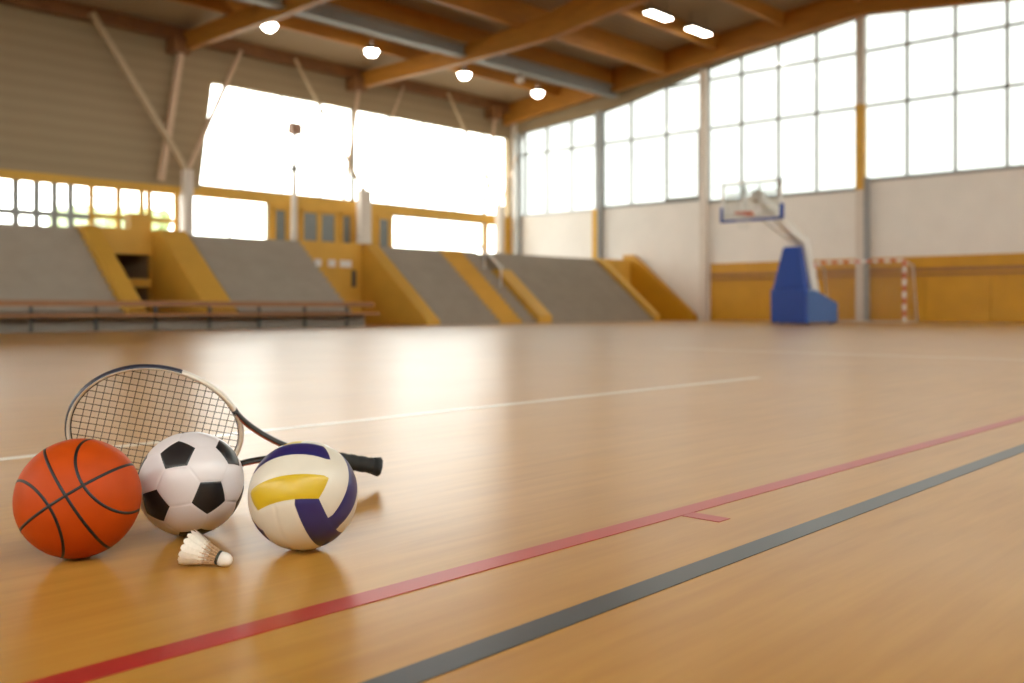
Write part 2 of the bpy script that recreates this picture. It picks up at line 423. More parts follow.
# ---- gallery behind the stand, and the wall beneath its front edge
struct(MB().box(XR, XB, 22.95, YA, 2.1, 2.32).build('floor_gallery', M['concrete']), 'gallery floor behind the stand')
b = MB()
b.box(XR, 10.27, 22.95, 23.1, 0, 2.1); b.box(11.75, 32.1, 22.95, 23.1, 0, 2.1); b.box(10.27, 11.75, 22.95, 23.1, 1.8, 2.1)
b.box(16.05, 18.35, 22.9, 22.95, 0, 2.40)
b.box(9.85, 12.5, 22.9, 22.95, 1.8, 2.42); b.box(29.9, 32.1, 22.9, 22.95, 0, 2.40)
struct(b.build('wall_stand', M['mustard']), 'mustard wall between the blocks of seats')
struct(MB().box(10.02, 10.27, 23.1, 26.5, 0, 2.1).box(11.75, 12.0, 23.1, 26.5, 0, 2.1).box(10.02, 12.0, 26.5, 26.7, 0, 2.1).build('wall_passage', M['clad']), 'dark passage under the gallery')

# =================================================================== STAND
NR, Y0S, TRD, RIS = 16, 20.1, .175, .147
def bleacher(x0, x1, label):
    root = empty('bleacher_block', ((x0 + x1) / 2, Y0S, 0))
    tag(root, label, 'bleachers', 'grey blocks of stepped seating')
    pts = []
    for k in range(NR):
        pts += [(x0, Y0S + k * TRD, max(0, (k + 1) * RIS - .03)), (x0, Y0S + (k + 1) * TRD, (k + 1) * RIS - .03)]
    pts = [(x0, Y0S, 0)] + pts + [(x0, Y0S + NR * TRD, 0)]
    MB().poly_prism(pts, (x1 - x0, 0, 0)).build('base', M['seat'], root)
    for k in range(NR):
        MB().box(x0 + .01, x1 - .01, Y0S + k * TRD - .01, Y0S + (k + 1) * TRD - .012, (k + 1) * RIS - .03, (k + 1) * RIS).build('seat_board', M['seat'], root)
    return root
bleacher(-8, 9.85, 'grey stepped seating block left of the dark mustard passage')
bleacher(12.5, 16.05, 'grey stepped seating block between the dark passage and the signed mustard recess')
bleacher(18.85, 21.4, 'grey stepped seating block between the signed recess and the yellow stairs')
bleacher(23.75, 29.6, 'grey stepped seating block between the yellow stairs and the end parapet')
bleacher(22.42, 23.1, 'narrow grey strip of steps beside the white handrail')

def nose(y, add): return (y - Y0S) / TRD * RIS + .294 + add
def parapet(x0, x1, add, ztop, label, ya=20.0, yb=22.9, m='mustard'):
    yt = Y0S + (ztop - add - .294) / RIS * TRD; yt = min(yt, yb)
    zs = max(.12, nose(ya, add))
    pts = [(x0, ya, 0), (x0, ya, zs), (x0, yt, min(ztop, nose(yt, add)))]
    if yt < yb - .02: pts.append((x0, yb, ztop))
    pts.append((x0, yb, 0))
    o = MB().poly_prism(pts, (x1 - x0, 0, 0)).build('sloped_parapet', M[m])
    return tag(o, label, 'parapet', 'mustard parapets of the stand')
parapet(9.86, 10.26, .03, 2.42, 'sloped mustard parapet on the left side of the dark passage')
parapet(11.76, 12.49, .03, 2.42, 'wide sloped mustard parapet on the right side of the dark passage')
parapet(18.36, 18.84, -.12, 2.40, 'sloped mustard parapet on the right of the signed recess')
parapet(29.61, 29.88, .02, 2.38, 'thin sloped mustard edge where the grey seating ends')
parapet(32.12, 32.44, .0, 2.62, 'mustard end parapet against the white wall', 20.0, 23.3, 'mustard_lo')
parapet(23.11, 23.74, .03, 1.75, 'shorter yellow sloped strip right of the white handrail', 20.0, 22.15)
# the yellow stairs
st = empty('aisle_stairs', (21.9, Y0S, 0)); tag(st, 'yellow aisle stairs climbing between two grey seating blocks', 'stairs')
for k in range(NR):
    MB().box(21.42, 22.4, Y0S + k * TRD, Y0S + NR * TRD, k * RIS, (k + 1) * RIS + .02).build('step', M['mustard'], st)
hr = empty('handrail', (22.75, Y0S + .6, 0.9)); tag(hr, 'white sloped handrail beside the yellow aisle stairs', 'handrail')
pa, pb = Vector((22.75, 21.25, 1.75)), Vector((22.75, 22.82, 2.95))
MB().tube([pa, pb], .05, 10).build('rail', M['white_paint'], hr)
for t in (.04, .5, .96):
    p = pa.lerp(pb, t); kk = min(NR, int((p.y + .04 - Y0S) / TRD) + 1)
    MB().tube([(p.x, p.y, kk * RIS + .002), p], .03, 8).build('post', M['white_paint'], hr)

# passage rail
tag(MB().bar((10.28, 22.99, 1.1), (11.74, 22.99, 1.1), .06, .2).build('passage_rail', M['mustard']), 'mustard bar across the dark passage', 'barrier')
# recess sign plates
for k, x in enumerate((16.75, 17.25, 17.75)):
    tag(MB().box(x - (.12 if k < 2 else .2), x + (.12 if k < 2 else .2), 22.87, 22.9, 1.68, 1.88).build('sign_plate', M['white_paint']),
        ('small white plate on the mustard recess wall, first of three from the left', 'small white plate on the mustard recess wall, between its two neighbours', 'white plate on the mustard recess wall, last and widest of three')[k], 'sign', 'white plates in the recess')
tag(MB().box(17.98, 18.12, 22.86, 22.9, 1.1, 1.6).build('wall_slot', M['dark_steel']), 'dark narrow slot in the mustard recess wall', 'wall slot')
# yellow box standing on the gallery edge above the passage
tag(MB().box(11.25, 11.75, 23.0, 23.35, 2.32, 2.82).build('gallery_box', M['mustard'], bevel=.015), 'mustard box on the gallery edge above the dark passage', 'box')

# two-plank bench rail in front of the stand
br = empty('bench_rail', (6, 19.6, 0)); tag(br, 'low brown two-plank bench rail on dark posts before the stand', 'bench')
MB().box(-6, 16.1, 19.56, 19.61, .51, .63).build('back_plank', M['rail_wood'], br, bevel=.008)
MB().box(-6, 16.1, 19.36, 19.66, .30, .37).build('seat_plank', M['rail_wood'], br, bevel=.008)
x = -5.2
while x < 16.1:
    MB().box(x - .03, x + .03, 19.62, 19.68, 0, .62).build('post', M['dark_steel'], br); x += 1.28
struct(MB().box(-8, 16.05, 19.9, 20.02, 0, .34).build('trim_3', M['concrete']), 'low grey kerb at the foot of the stand')

# columns with raking struts on the gallery
def tree_column(x, label, w=.3, sw=.17, braces=True):
    r = empty('gallery_column', (x, 29.3, 2.32)); tag(r, label, 'column', 'pale columns on the gallery')
    MB().box(x - w / 2, x + w / 2, 29.15, 29.45, 2.32, 5.0).build('shaft', M['pale'], r, bevel=.01)
    if braces:
        MB().bar((x, 29.3, 4.95), (x - 3.15, 29.3, 9.45), sw, sw).build('strut', M['brace_tan'], r)
        MB().bar((x - .85, 29.42, 4.6), (x - .15, 29.42, 8.9), sw * 1.15, sw * 1.15).build('strut', M['brace'], r)
        MB().bar((x, 29.3, 4.95), (x + 2.0, 29.3, 9.3), sw * .7, sw * .7).build('strut', M['brace'], r)
        MB().box(x - .5, x + .1, 29.2, 29.75, 8.8, 9.3).build('bracket', M['timber_dark'], r)
    return r
tree_column(16.25, 'pale column with raking struts left of the wide bright window')
tree_column(23.6, 'pale column with raking struts below the middle of the wide bright window', .5, .09)
tree_column(31.2, 'pale column with raking struts near the far corner of the hall', .3, .09)
pl = empty('pole', (20.35, 29.2, 2.32)); tag(pl, 'pale pole with a small brown box on top before the bright window', 'pole')
MB().tube([(20.35, 29.2, 2.32), (20.35, 29.2, 6.85)], [.15, .06], 12).build('shaft', M['pale'], pl)
MB().box(20.15, 20.6, 29.05, 29.35, 6.7, 7.1).build('box', mat('brown_box_paint', (.35, .2, .13), .6), pl, bevel=.02)
MB().lathe([(0, .06), (.02, .14), (.2, .14), (.22, .06)], (20.35, 29.2, 5.35), (0, 0, 1)).build('collar', M['steel'], pl)

# ================================================================== LIGHTS
def high_bay(loc, label):
    r = empty('ceiling_light', loc); tag(r, label, 'ceiling light', 'round ceiling lights')
    x, y, z = loc
    MB().lathe([(.22, .06), (.2, .12), (.05, .24), (0, .25), (0, .235)], loc, (0, 0, 1)).build('housing', M['lamp_body'], r)
    MB().lathe([(-.2, 0), (-.19, .09), (-.14, .17), (-.06, .22), (.01, .233)], loc, (0, 0, 1)).build('diffuser', M['lamp'], r)
    MB().tube([(x, y, z + .2), (x, y, deck_z(y) + .02)], .012, 8).build('stem', M['lamp_body'], r)
    return r
hb = high_bay((17.1, 25.85, 9.25), 'round ceiling light nearest the boarded wall, first of a row of four')
for x, lb in ((21.15, 'round ceiling light second along the row above the stand'),
              (25.6, 'round ceiling light third along the row above the stand'), (29.8, 'round ceiling light nearest the far corner, last of the row')):
    copy_tree(hb, None, (x, 25.85, 9.25))['label'] = lb
dl = empty('ceiling_light', (26.45, 23.8, 8.82)); tag(dl, 'small unlit pale ceiling light under the grey girder', 'ceiling light')
MB().lathe([(-.1, 0), (-.09, .1), (0, .17), (.1, .15), (.16, .05), (.16, 0)], (26.45, 23.8, 8.82), (0, 0, 1)).build('housing', M['pale'], dl)
MB().tube([(26.45, 23.8, 8.97), (26.45, 23.8, 9.12)], .03, 8).build('stem', M['lamp_body'], dl)
def strip_light(loc, label):
    r = empty('strip_light', loc); tag(r, label, 'ceiling light', 'long ceiling lights')
    x, y, z = loc
    MB().box(x - .65, x + .65, y - .2, y + .2, z + .01, z + .14).build('housing', M['lamp_body'], r, bevel=.01)
    MB().box(x - .6, x + .6, y - .16, y + .16, z - .01, z + .01).build('diffuser', M['lamp'], r)
    for dx in (-.5, .5): MB().tube([(x + dx, y, z + .14), (x + dx, y, deck_z(y) + .02)], .012, 6).build('hanger', M['lamp_body'], r)
    return r
sl = strip_light((27.1, 18.2, 10.2), 'long bright ceiling light, the one farther from the tall windows')
copy_tree(sl, None, (29.6, 18.2, 10.2))['label'] = 'long bright ceiling light, the one nearer the tall windows'

# ======================================================== BASKETBALL HOOP
hp = empty('basketball_hoop', (27.3, 13.1, 0)); tag(hp, 'portable basketball hoop on a blue padded base before the mustard boarding', 'basketball hoop')
MB().poly_prism([(26.34, 12.58, .05), (28.4, 12.58, .05), (28.4, 12.58, .60), (28.2, 12.58, .68), (26.9, 12.58, 1.0), (26.34, 12.58, 1.0)], (0, 1.06, 0)).build('base', M['blue_lo'], hp, bevel=.03)
MB().box(26.18, 26.34, 12.56, 13.66, .03, 1.02).build('front_pad', M['blue'], hp, bevel=.04)
b = MB(); V = [[(26.2, 12.6), (26.55, 12.6), (26.55, 13.62), (26.2, 13.62)], [(26.42, 12.86), (26.62, 12.86), (26.62, 13.38), (26.42, 13.38)]]
lo = [b.bm.verts.new((x, y, 1.02)) for x, y in V[0]]; hi = [b.bm.verts.new((x, y, 2.28)) for x, y in V[1]]
b.bm.faces.new(lo); b.bm.faces.new(hi)
for k in range(4): b.bm.faces.new((lo[k], lo[(k + 1) % 4], hi[(k + 1) % 4], hi[k]))
b.build('upright_pad', M['blue'], hp, bevel=.04)
MB().bar((27.75, 13.1, .9), (27.05, 13.1, 2.5), .3, .36).build('mast', M['white_paint'], hp)
MB().bar((27.15, 13.1, 2.42), (24.25, 13.1, 3.62), .24, .26).build('arm', M['white_paint'], hp)
for s in (-1, 1): MB().bar((26.95, 13.1 + s * .16, 2.35), (24.25, 13.1 + s * .2, 3.2), .05, .05).build('stay', M['white_paint'], hp)
MB().bar((27.6, 13.1, 1.1), (28.25, 13.1, .66), .08, .08).build('strut', M['white_paint'], hp)
for y in (12.7, 13.5):
    for x in (26.6, 28.2): MB().lathe([(-.04, 0), (-.04, .05), (.04, .05), (.04, 0)], (x, y, .05), (0, 1, 0), 14).build('wheel', M['dark_steel'], hp)
bb = MB().box(24.0, 24.03, 12.2, 14.0, 2.9, 3.95).build('backboard', M['acrylic'], hp)
b = MB()
for (ya, yb, za, zb) in ((12.2, 14.0, 2.9, 2.96), (12.2, 14.0, 3.89, 3.95), (12.2, 12.26, 2.9, 3.95), (13.94, 14.0, 2.9, 3.95)): b.box(23.985, 24.045, ya, yb, za, zb)
for (ya, yb, za, zb) in ((12.8, 13.4, 3.05, 3.10), (12.8, 13.4, 3.45, 3.5), (12.8, 12.85, 3.05, 3.5), (13.35, 13.4, 3.05, 3.5)): b.box(23.99, 24.0, ya, yb, za, zb)
b.build('board_frame', M['white_paint'], bb)
b = MB(); b.box(23.96, 24.07, 12.16, 14.04, 2.86, 2.93)
for y in (12.16, 13.96): b.box(23.96, 24.07, y, y + .08, 2.86, 3.28)
b.build('board_padding', M['blue'], bb)
b = MB()
for s in (-.22, .22): b.bar((24.07, 13.1 + s, 3.0), (24.07, 13.1 + s, 3.85), .05, .06)
for z in (3.1, 3.62): b.bar((24.1, 12.3, z), (24.1, 13.9, z), .05, .05)
b.build('board_bracket', M['white_paint'], bb)
rm = MB().tube([(23.6 + .235 * math.cos(a), 13.1 + .235 * math.sin(a), 3.05) for a in [2 * PI * k / 40 for k in range(40)]], .018, 8, True).bar((23.83, 13.1, 3.03), (24.0, 13.1, 3.03), .16, .1).build('rim', M['rim'], hp)
b = MB()
for k in range(12):
    for s in (1, -1):
        pth = []
        for j in range(7):
            t = j / 6; a = 2 * PI * (k + s * t * 1.5) / 12; r = .23 - .10 * t ** .7
            pth.append((23.6 + r * math.cos(a), 13.1 + r * math.sin(a), 3.03 - .42 * t))
        b.tube(pth, .004, 4)
b.build('net', M['net'], hp)

# ======================================================== HANDBALL GOAL
gx, ga, gb = 31.1, 11.6, 14.6
gl = empty('handball_goal', (gx, 13.1, 0)); tag(gl, 'red and white striped handball goal behind the hoop base', 'goal')
def striped(p, q, n, name):
    b = MB(); p, q = Vector(p), Vector(q)
    for k in range(n): b.bar(p.lerp(q, k / n), p.lerp(q, (k + 1) / n), .085, .085, (1, 0, 0), (k + 1) % 2)
    return b.build(name, [M['red'], M['white_paint']], gl)
striped((gx, ga, 0), (gx, ga, 2.0), 10, 'post'); striped((gx, gb, 0), (gx, gb, 2.0), 10, 'post')
striped((gx, ga + .043, 2.0), (gx, gb - .043, 2.0), 15, 'crossbar')
for y in (ga, gb):
    MB().tube([(gx + .04, y, 1.98), (gx + .75, y, 1.85), (gx + 1.1, y, .05)], .025, 8).build('net_support', M['white_paint'], gl)
MB().tube([(gx + .04, ga, .03), (gx + 1.1, ga, .03), (gx + 1.1, gb, .03), (gx + .04, gb, .03)], .022, 8).build('ground_bar', M['white_paint'], gl)
b = MB()
for k in range(0, 31):
    y = ga + k * .1; b.tube([(gx + .03, y, 1.95), (gx + .8, y, 1.75), (gx + 1.08, y, .06)], .003, 3, caps=False)
for k in range(0, 19):
    z = .1 + k * .1; x = gx + 1.08 - .28 * max(0, z - .06) / 1.69
    b.tube([(gx + .03, ga, z), (x, ga, z), (x, gb, z), (gx + .03, gb, z)], .003, 3, caps=False)
b.build('net', M['net'], gl)

# ================================================================== BALLS
def frame_at(c):
    v = (Vector((0, 0, CAMH)) - c).normalized(); r = UP.cross(v).normalized(); u = v.cross(r)
    return r, u, v                    # right, up, towards the camera

# --- basketball
R = .1138
C = at_z(78.7, 497.8, R)
r_, u_, v_ = frame_at(C)
ey = (v_ * .975 + r_ * (-12 / 62) + u_ * (3 / 62)).normalized()
ex = (r_ * math.cos(math.radians(29)) + u_ * math.sin(math.radians(29))); ex = (ex - ey * ex.dot(ey)).normalized()
ez = ex.cross(ey)
bk = empty('basketball', (C.x, C.y, 0)); tag(bk, 'orange basketball with black seams on the wooden floor', 'ball')
b = MB(); bmesh.ops.create_uvsphere(b.bm, u_segments=96, v_segments=64, radius=R, matrix=Matrix.Translation(C))
for f in b.bm.faces: f.smooth = True
M['basket'] = mat('orange_pebbled_rubber', (.48, .060, .002), .5, var=.05, scale=30, bump=.3, bscale=900, spec=.22)
b.build('cover', M['basket'], bk)
def loc(x, y, z): return ex * x + ey * y + ez * z
def seam(fn, n=160):
    """a black band following fn(angle) on the ball"""
    b = MB(); pts = [fn(2 * PI * k / n).normalized() for k in range(n)]
    rings = []
    for i, p in enumerate(pts):
        d = (pts[(i + 1) % n] - pts[i - 1]).normalized(); s = d.cross(p).normalized()
        rings.append([b.bm.verts.new(C + (p + s * w).normalized() * (R + h)) for w, h in ((-.026, -.002), (-.0235, .0006), (0, .0001), (.0235, .0006), (.026, -.002))])
    for i in range(n):
        A, B = rings[i], rings[(i + 1) % n]
        for k in range(4):
            f = b.bm.faces.new((A[k], A[k + 1], B[k + 1], B[k])); f.smooth = True
    return b.build('seam', M['seam'], bk)
M['seam'] = mat('black_rubber_seam', (.012, .011, .010), .45)
seam(lambda a: loc(math.cos(a), math.sin(a), 0))
seam(lambda a: loc(0, math.cos(a), math.sin(a)))
for s in (1, -1):
    def curve(a, s=s):
        k = abs(math.cos(a)) ** 1.6
        psi = math.radians(46 + 27 * k)
        return loc(s * math.cos(psi), math.sin(psi) * math.cos(a), math.sin(psi) * math.sin(a))
    seam(curve, 220)

# --- football
R = .1088
C = at_z(191, 483.5, R); r_, u_, v_ = frame_at(C)
ph = (1 + 5 ** .5) / 2
IV = [Vector(p).normalized() for p in [(0, 1, ph), (0, -1, ph), (0, 1, -ph), (0, -1, -ph), (1, ph, 0), (-1, ph, 0), (1, -ph, 0), (-1, -ph, 0), (ph, 0, 1), (-ph, 0, 1), (ph, 0, -1), (-ph, 0, -1)]]
def view(dx, dy, rad):
    dx, dy = dx / rad, dy / rad; q = max(0, 1 - dx * dx - dy * dy)
    return (r_ * dx + u_ * dy + v_ * math.sqrt(q)).normalized()
def best_rot(src, dst, iters=4000):
    """rotation taking src directions to dst (Horn's quaternion by power iteration)"""
    S = [[sum(a[i] * b_[j] for a, b_ in zip(src, dst)) for j in range(3)] for i in range(3)]
    Nm = [[S[0][0] + S[1][1] + S[2][2], S[1][2] - S[2][1], S[2][0] - S[0][2], S[0][1] - S[1][0]],
          [S[1][2] - S[2][1], S[0][0] - S[1][1] - S[2][2], S[0][1] + S[1][0], S[2][0] + S[0][2]],
          [S[2][0] - S[0][2], S[0][1] + S[1][0], -S[0][0] + S[1][1] - S[2][2], S[1][2] + S[2][1]],
          [S[0][1] - S[1][0], S[2][0] + S[0][2], S[1][2] + S[2][1], -S[0][0] - S[1][1] + S[2][2]]]
    for i in range(4): Nm[i][i] += 10
    q = [1, .3, .2, .1]
    for _ in range(iters):
        q = [sum(Nm[i][j] * q[j] for j in range(4)) for i in range(4)]
        l = math.sqrt(sum(c * c for c in q)); q = [c / l for c in q]
    w, x, y, z = q
    return Matrix(((1 - 2 * (y * y + z * z), 2 * (x * y - w * z), 2 * (x * z + w * y)),
                   (2 * (x * y + w * z), 1 - 2 * (x * x + z * z), 2 * (y * z - w * x)),
                   (2 * (x * z - w * y), 2 * (y * z + w * x), 1 - 2 * (x * x + y * y))))
tri = None
adj = lambda a, b_: a.dot(b_) > .4
A = IV[0]; Bs = [v for v in IV if v is not A and adj(A, v)]
for p in Bs:
    for q in Bs:
        if p is not q and adj(p, q) and A.cross(p).dot(q) > 0: tri = (A, p, q)
dst = (view(-12, 34, 51), view(21, -15.5, 51), view(-35.5, -23, 51))
if dst[0].cross(dst[1]).dot(dst[2]) < 0: dst = (dst[0], dst[2], dst[1])
ROT = best_rot(tri, dst)
M['fb_white'] = mat('white_ball_leather', (.70, .66, .675), .32, var=.03, scale=20, coat=.2)
M['fb_black'] = mat('black_ball_leather', (.012, .012, .014), .35, var=.03, coat=.2)
b = MB()
tv = {}
for i, p in enumerate(IV):
    for j, q in enumerate(IV):
        if i != j and adj(p, q): tv[(i, j)] = (p * 2 + q) / 3
faces = []
for i, p in enumerate(IV):                      # pentagons
    ns = [j for j in range(12) if j != i and adj(p, IV[j])]
    u0 = (tv[(i, ns[0])] - p * p.dot(tv[(i, ns[0])])).normalized(); w0 = p.cross(u0)
    ns.sort(key=lambda j: math.atan2(tv[(i, j)].dot(w0), tv[(i, j)].dot(u0)))
    faces.append(([tv[(i, j)] for j in ns], 1))
for i in range(12):                             # hexagons
    for j in range(i + 1, 12):
        for k in range(j + 1, 12):
            if adj(IV[i], IV[j]) and adj(IV[j], IV[k]) and adj(IV[i], IV[k]):
                faces.append(([tv[(i, j)], tv[(j, i)], tv[(j, k)], tv[(k, j)], tv[(k, i)], tv[(i, k)]], 0))
NS = 16
for vs, mi in faces:
    cen = sum(vs, Vector()) / len(vs)
    for e in range(len(vs)):
        p, q = vs[e], vs[(e + 1) % len(vs)]
        grid = {}
        for i in range(NS + 1):
            for j in range(NS + 1 - i):
                a, c2 = i / NS, j / NS
                pt = cen + (p - cen) * a + (q - cen) * c2
                edge = 1 - (a + c2)              # 0 on the outer edge
                d = ROT @ pt.normalized()
                dep = .0013 * math.exp(-(edge / .045) ** 2)
                grid[(i, j)] = b.bm.verts.new(C + d * (R - dep))
        for i in range(NS):
            for j in range(NS - i):
                f = b.bm.faces.new((grid[(i, j)], grid[(i + 1, j)], grid[(i, j + 1)])); f.material_index = mi; f.smooth = True
                if j < NS - i - 1:
                    f = b.bm.faces.new((grid[(i + 1, j)], grid[(i + 1, j + 1)], grid[(i, j + 1)])); f.material_index = mi; f.smooth = True
bmesh.ops.remove_doubles(b.bm, verts=b.bm.verts, dist=1e-5)
tag(b.build('football', [M['fb_white'], M['fb_black']]), 'white football with black pentagons between the other two balls', 'ball')

# --- volleyball
R = .1075
C = at_z(303.5, 495, R); r_, u_, v_ = frame_at(C)
# cube corner K and its three neighbours
K = Vector((1, 1, 1)).normalized()
src = [K, Vector((1, 1, -1)).normalized(), Vector((1, -1, 1)).normalized(), Vector((-1, 1, 1)).normalized()]
# local: front-left panel face = +y? corner neighbours: top (K2), bottom-right (K3), left (K4)
k2, k3, k4 = view(24, 49, 54.6), view(42, -38, 56.7), view(-47, -17, 54)
kk = view(14.5, -6, 54)
d3 = [kk, k2, k3, k4]
# orientation check: keep the handedness of the three edges
if Vector(src[1]).cross(src[2]).dot(src[3]) * k2.cross(k3).dot(k4) < 0: src[2], src[3] = src[3], src[2]
VR = best_rot(src + [src[0]] * 3, d3 + [d3[0]] * 3)
E2, E3, E4 = [(s - K * 1).normalized() for s in src[1:]]       # edge directions from K towards K2, K3, K4
E2, E3, E4 = [Vector([round(c) for c in (s * 3 ** .5 - Vector((1, 1, 1)))]) / 2 for s in src[1:]]
# axes: ax2 etc. unit vectors pointing from K along each cube edge
M['vb_white'] = mat('cream_volleyball_panel', (.70, .66, .56), .38, var=.03, scale=20, coat=.15)
M['vb_yellow'] = mat('yellow_volleyball_panel', (.62, .43, .010), .38, var=.04, scale=20, coat=.15)
M['vb_blue'] = mat('blue_volleyball_panel', (.022, .018, .12), .35, var=.05, scale=20, coat=.2)
W_, Y_, B_ = 0, 1, 2
# each face: outward normal n, direction across the strips s, colours in order along +s
# strips' across direction starts at the corner K
FACES = [(-E3, E2, (Y_, W_, B_)),    # front-left: strips stacked from K upwards: yellow, white, blue
         (-E4, E3 * 0 + E4, None)]
b = MB(); NG = 36; BOW = .14
def vface(n, s, l, cols, start):
    """n outward normal; s across the strips; l along them; start: corner sign so colours run from K"""
    g = {}
    for i in range(NG + 1):
        for j in range(NG + 1):
            p = i / NG * 2 - 1; q_ = j / NG * 2 - 1      # panel ends bow outwards, long sides give way
            a = math.tan(p * PI / 4 * (1 - BOW * (1 - q_ * q_))); c2 = math.tan(q_ * PI / 4 * (1 + BOW * (1 - p * p)))
            d = (n + s * (a * max(1, abs(c2))) + l * c2).normalized()
            st_ = (i / NG) * 3; ds = min(abs(st_ - round(st_)), 1) / 3; dl = min(j, NG - j) / NG
            dep = .0013 * math.exp(-(min(ds, dl) / .022) ** 2)
            g[(i, j)] = b.bm.verts.new(C + (VR @ d) * (R - dep))
    for i in range(NG):
        for j in range(NG):
            f = b.bm.faces.new((g[(i, j)], g[(i + 1, j)], g[(i + 1, j + 1)], g[(i, j + 1)]))
            f.material_index = cols[min(2, i * 3 // NG)]; f.smooth = True
# front-left face contains edges K-K2 and K-K4 -> outward normal is -E3; its strips run along E4, stacked along E2
vface(-E3, E2, E4, (Y_, W_, B_), 0)
# right face contains K-K2 and K-K3 -> normal -E4; strips run along E2, stacked along E3
vface(-E4, E3, E2, (W_, B_, W_), 0)
# lower face contains K-K3 and K-K4 -> normal -E2; strips run along E3, stacked along E4
vface(-E2, E4, E3, (B_, W_, W_), 0)
# the three faces turned away
vface(E3, E2, E4, (Y_, W_, B_), 0); vface(E4, E3, E2, (W_, B_, Y_), 0); vface(E2, E4, E3, (W_, Y_, W_), 0)
bmesh.ops.remove_doubles(b.bm, verts=b.bm.verts, dist=1e-5)
tag(b.build('volleyball', [M['vb_white'], M['vb_yellow'], M['vb_blue']]), 'cream, yellow and navy panelled volleyball, rightmost of the three balls', 'ball')

# ============================================================= SHUTTLECOCK
Cc = at_z(222.5, 559, .0145); Sc = at_z(190.5, 547.8, .0338)
d = (Cc - Sc).normalized(); e1 = d.orthogonal().normalized(); e2 = d.cross(e1)
SH = 1.02
O = Cc - d * .006
sk = empty('shuttlecock', (O.x, O.y, 0)); tag(sk, 'white feather shuttlecock lying on the floor before the football', 'shuttlecock')
M['cork'] = mat('white_cork_leather', (.80, .76, .70), .5, var=.04, scale=60)
M['feather'] = mat('white_feather', (.84, .79, .70), .7, var=.06, scale=200)
M['quill'] = mat('quill', (.62, .42, .26), .6)
M['band'] = mat('dark_green_band', (.03, .035, .025), .4)
MB().lathe([(0, .0), (0, .0125 * SH), (.010 * SH, .0133 * SH), (.016 * SH, .0120 * SH), (.021 * SH, .0088 * SH), (.0238 * SH, .0045 * SH), (.0245 * SH, 0)], O, d, 32).build('cork', M['cork'], sk)
MB().lathe([(-.004 * SH, .0115 * SH), (-.004 * SH, .0126 * SH), (-.002 * SH, .0133 * SH), (.001 * SH, .0134 * SH), (.0015 * SH, .0124 * SH)], O, d, 32).build('band', M['band'], sk)
for k in range(16):
    a = 2 * PI * (k + .3) / 16
    rad = e1 * math.cos(a) + e2 * math.sin(a); tan = d.cross(rad)
    def q(s, w=0, out=0): return O - d * (s * SH) + rad * ((.0108 + 0.0208 * (s / .062)) * SH + out) + tan * (w * SH)
    b = MB()
    b.tube([q(-.002), q(.032)], [.0011, .0010], 6, mi=1); b.tube([q(.032), q(.058)], [.0010, .0006], 6, mi=0)
    n = 9; L_, R__ = [], []
    for i in range(n + 1):
        t = i / n; s = .027 + .037 * t
        w = .0042 + .0030 * min(1, t * 2.2)
        if t > .8: w *= math.sqrt(max(0, 1 - ((t - .8) / .2) ** 2 * .8))
        L_.append((q(s, -w, -.0012), q(s, -w, -.0016))); R__.append((q(s, w, .0009), q(s, w, .0005)))
    va = [[b.bm.verts.new(p[0]) for p in L_], [b.bm.verts.new(q(.027 + .037 * i / n, 0, .0007)) for i in range(n + 1)], [b.bm.verts.new(p[0]) for p in R__]]
    vb = [[b.bm.verts.new(p[1]) for p in L_], [b.bm.verts.new(q(.027 + .037 * i / n, 0, .0003)) for i in range(n + 1)], [b.bm.verts.new(p[1]) for p in R__]]
    for i in range(n):
        for c2 in range(2):
            f = b.bm.faces.new((va[c2][i], va[c2][i + 1], va[c2 + 1][i + 1], va[c2 + 1][i])); f.smooth = True
            f = b.bm.faces.new((vb[c2 + 1][i], vb[c2 + 1][i + 1], vb[c2][i + 1], vb[c2][i])); f.smooth = True
    b.build('feather', [M['feather'], M['quill']], sk, fix=False)
b = MB()
for s in (.012, .022):
    b.tube([O - d * (s * SH) + (e1 * math.cos(2 * PI * i / 48) + e2 * math.sin(2 * PI * i / 48)) * ((.0112 + 0.0208 * (s / .062)) * SH) for i in range(48)], .0006, 5, True)
b.build('thread', M['quill'], sk)

# =================================================================== RACKET
Hc = at_z(157, 431, .171); Bt = at_z(380, 467, .045)
ax = (Bt - Hc).normalized()
m0 = (UP - ax * UP.dot(ax)).normalized()
LEAN = math.radians(20)
mm = Matrix.Rotation(LEAN, 3, ax) @ m0
if mm.dot(FWD) > 0: mm = Matrix.Rotation(-LEAN, 3, ax) @ m0
nn = ax.cross(mm).normalized()
HA, HB = .207, .170                   # head half-length and half-width to the frame centre line
def hd(a, k=1.0):
    x = HA * math.cos(a); w = HB * math.sin(a) * (1 - .06 * math.cos(a))
    return Hc + ax * (x * k) + mm * (w * k)
rk = empty('tennis_racket', (Hc.x, Hc.y, 0)); tag(rk, 'tennis racket on its edge behind the balls, black grip on the floor', 'racket')
M['rk_white'] = mat('cream_racket_lacquer', (.72, .66, .58), .3, var=.05, scale=8, coat=.3)
M['rk_navy'] = mat('navy_racket_lacquer', (.02, .024, .045), .3, coat=.3)
M['rk_black'] = mat('black_racket_lacquer', (.015, .013, .012), .35, coat=.2)
M['rk_red'] = mat('red_racket_stripe', (.45, .08, .03), .35, coat=.2)
M['string'] = mat('dark_string', (.07, .045, .03), .5)
M['grip'] = mat('black_grip_tape', (.012, .013, .013), .75, bump=.4, bscale=120)
NP = 120; seg = 14
pts = [hd(2 * PI * k / NP) for k in range(NP)]
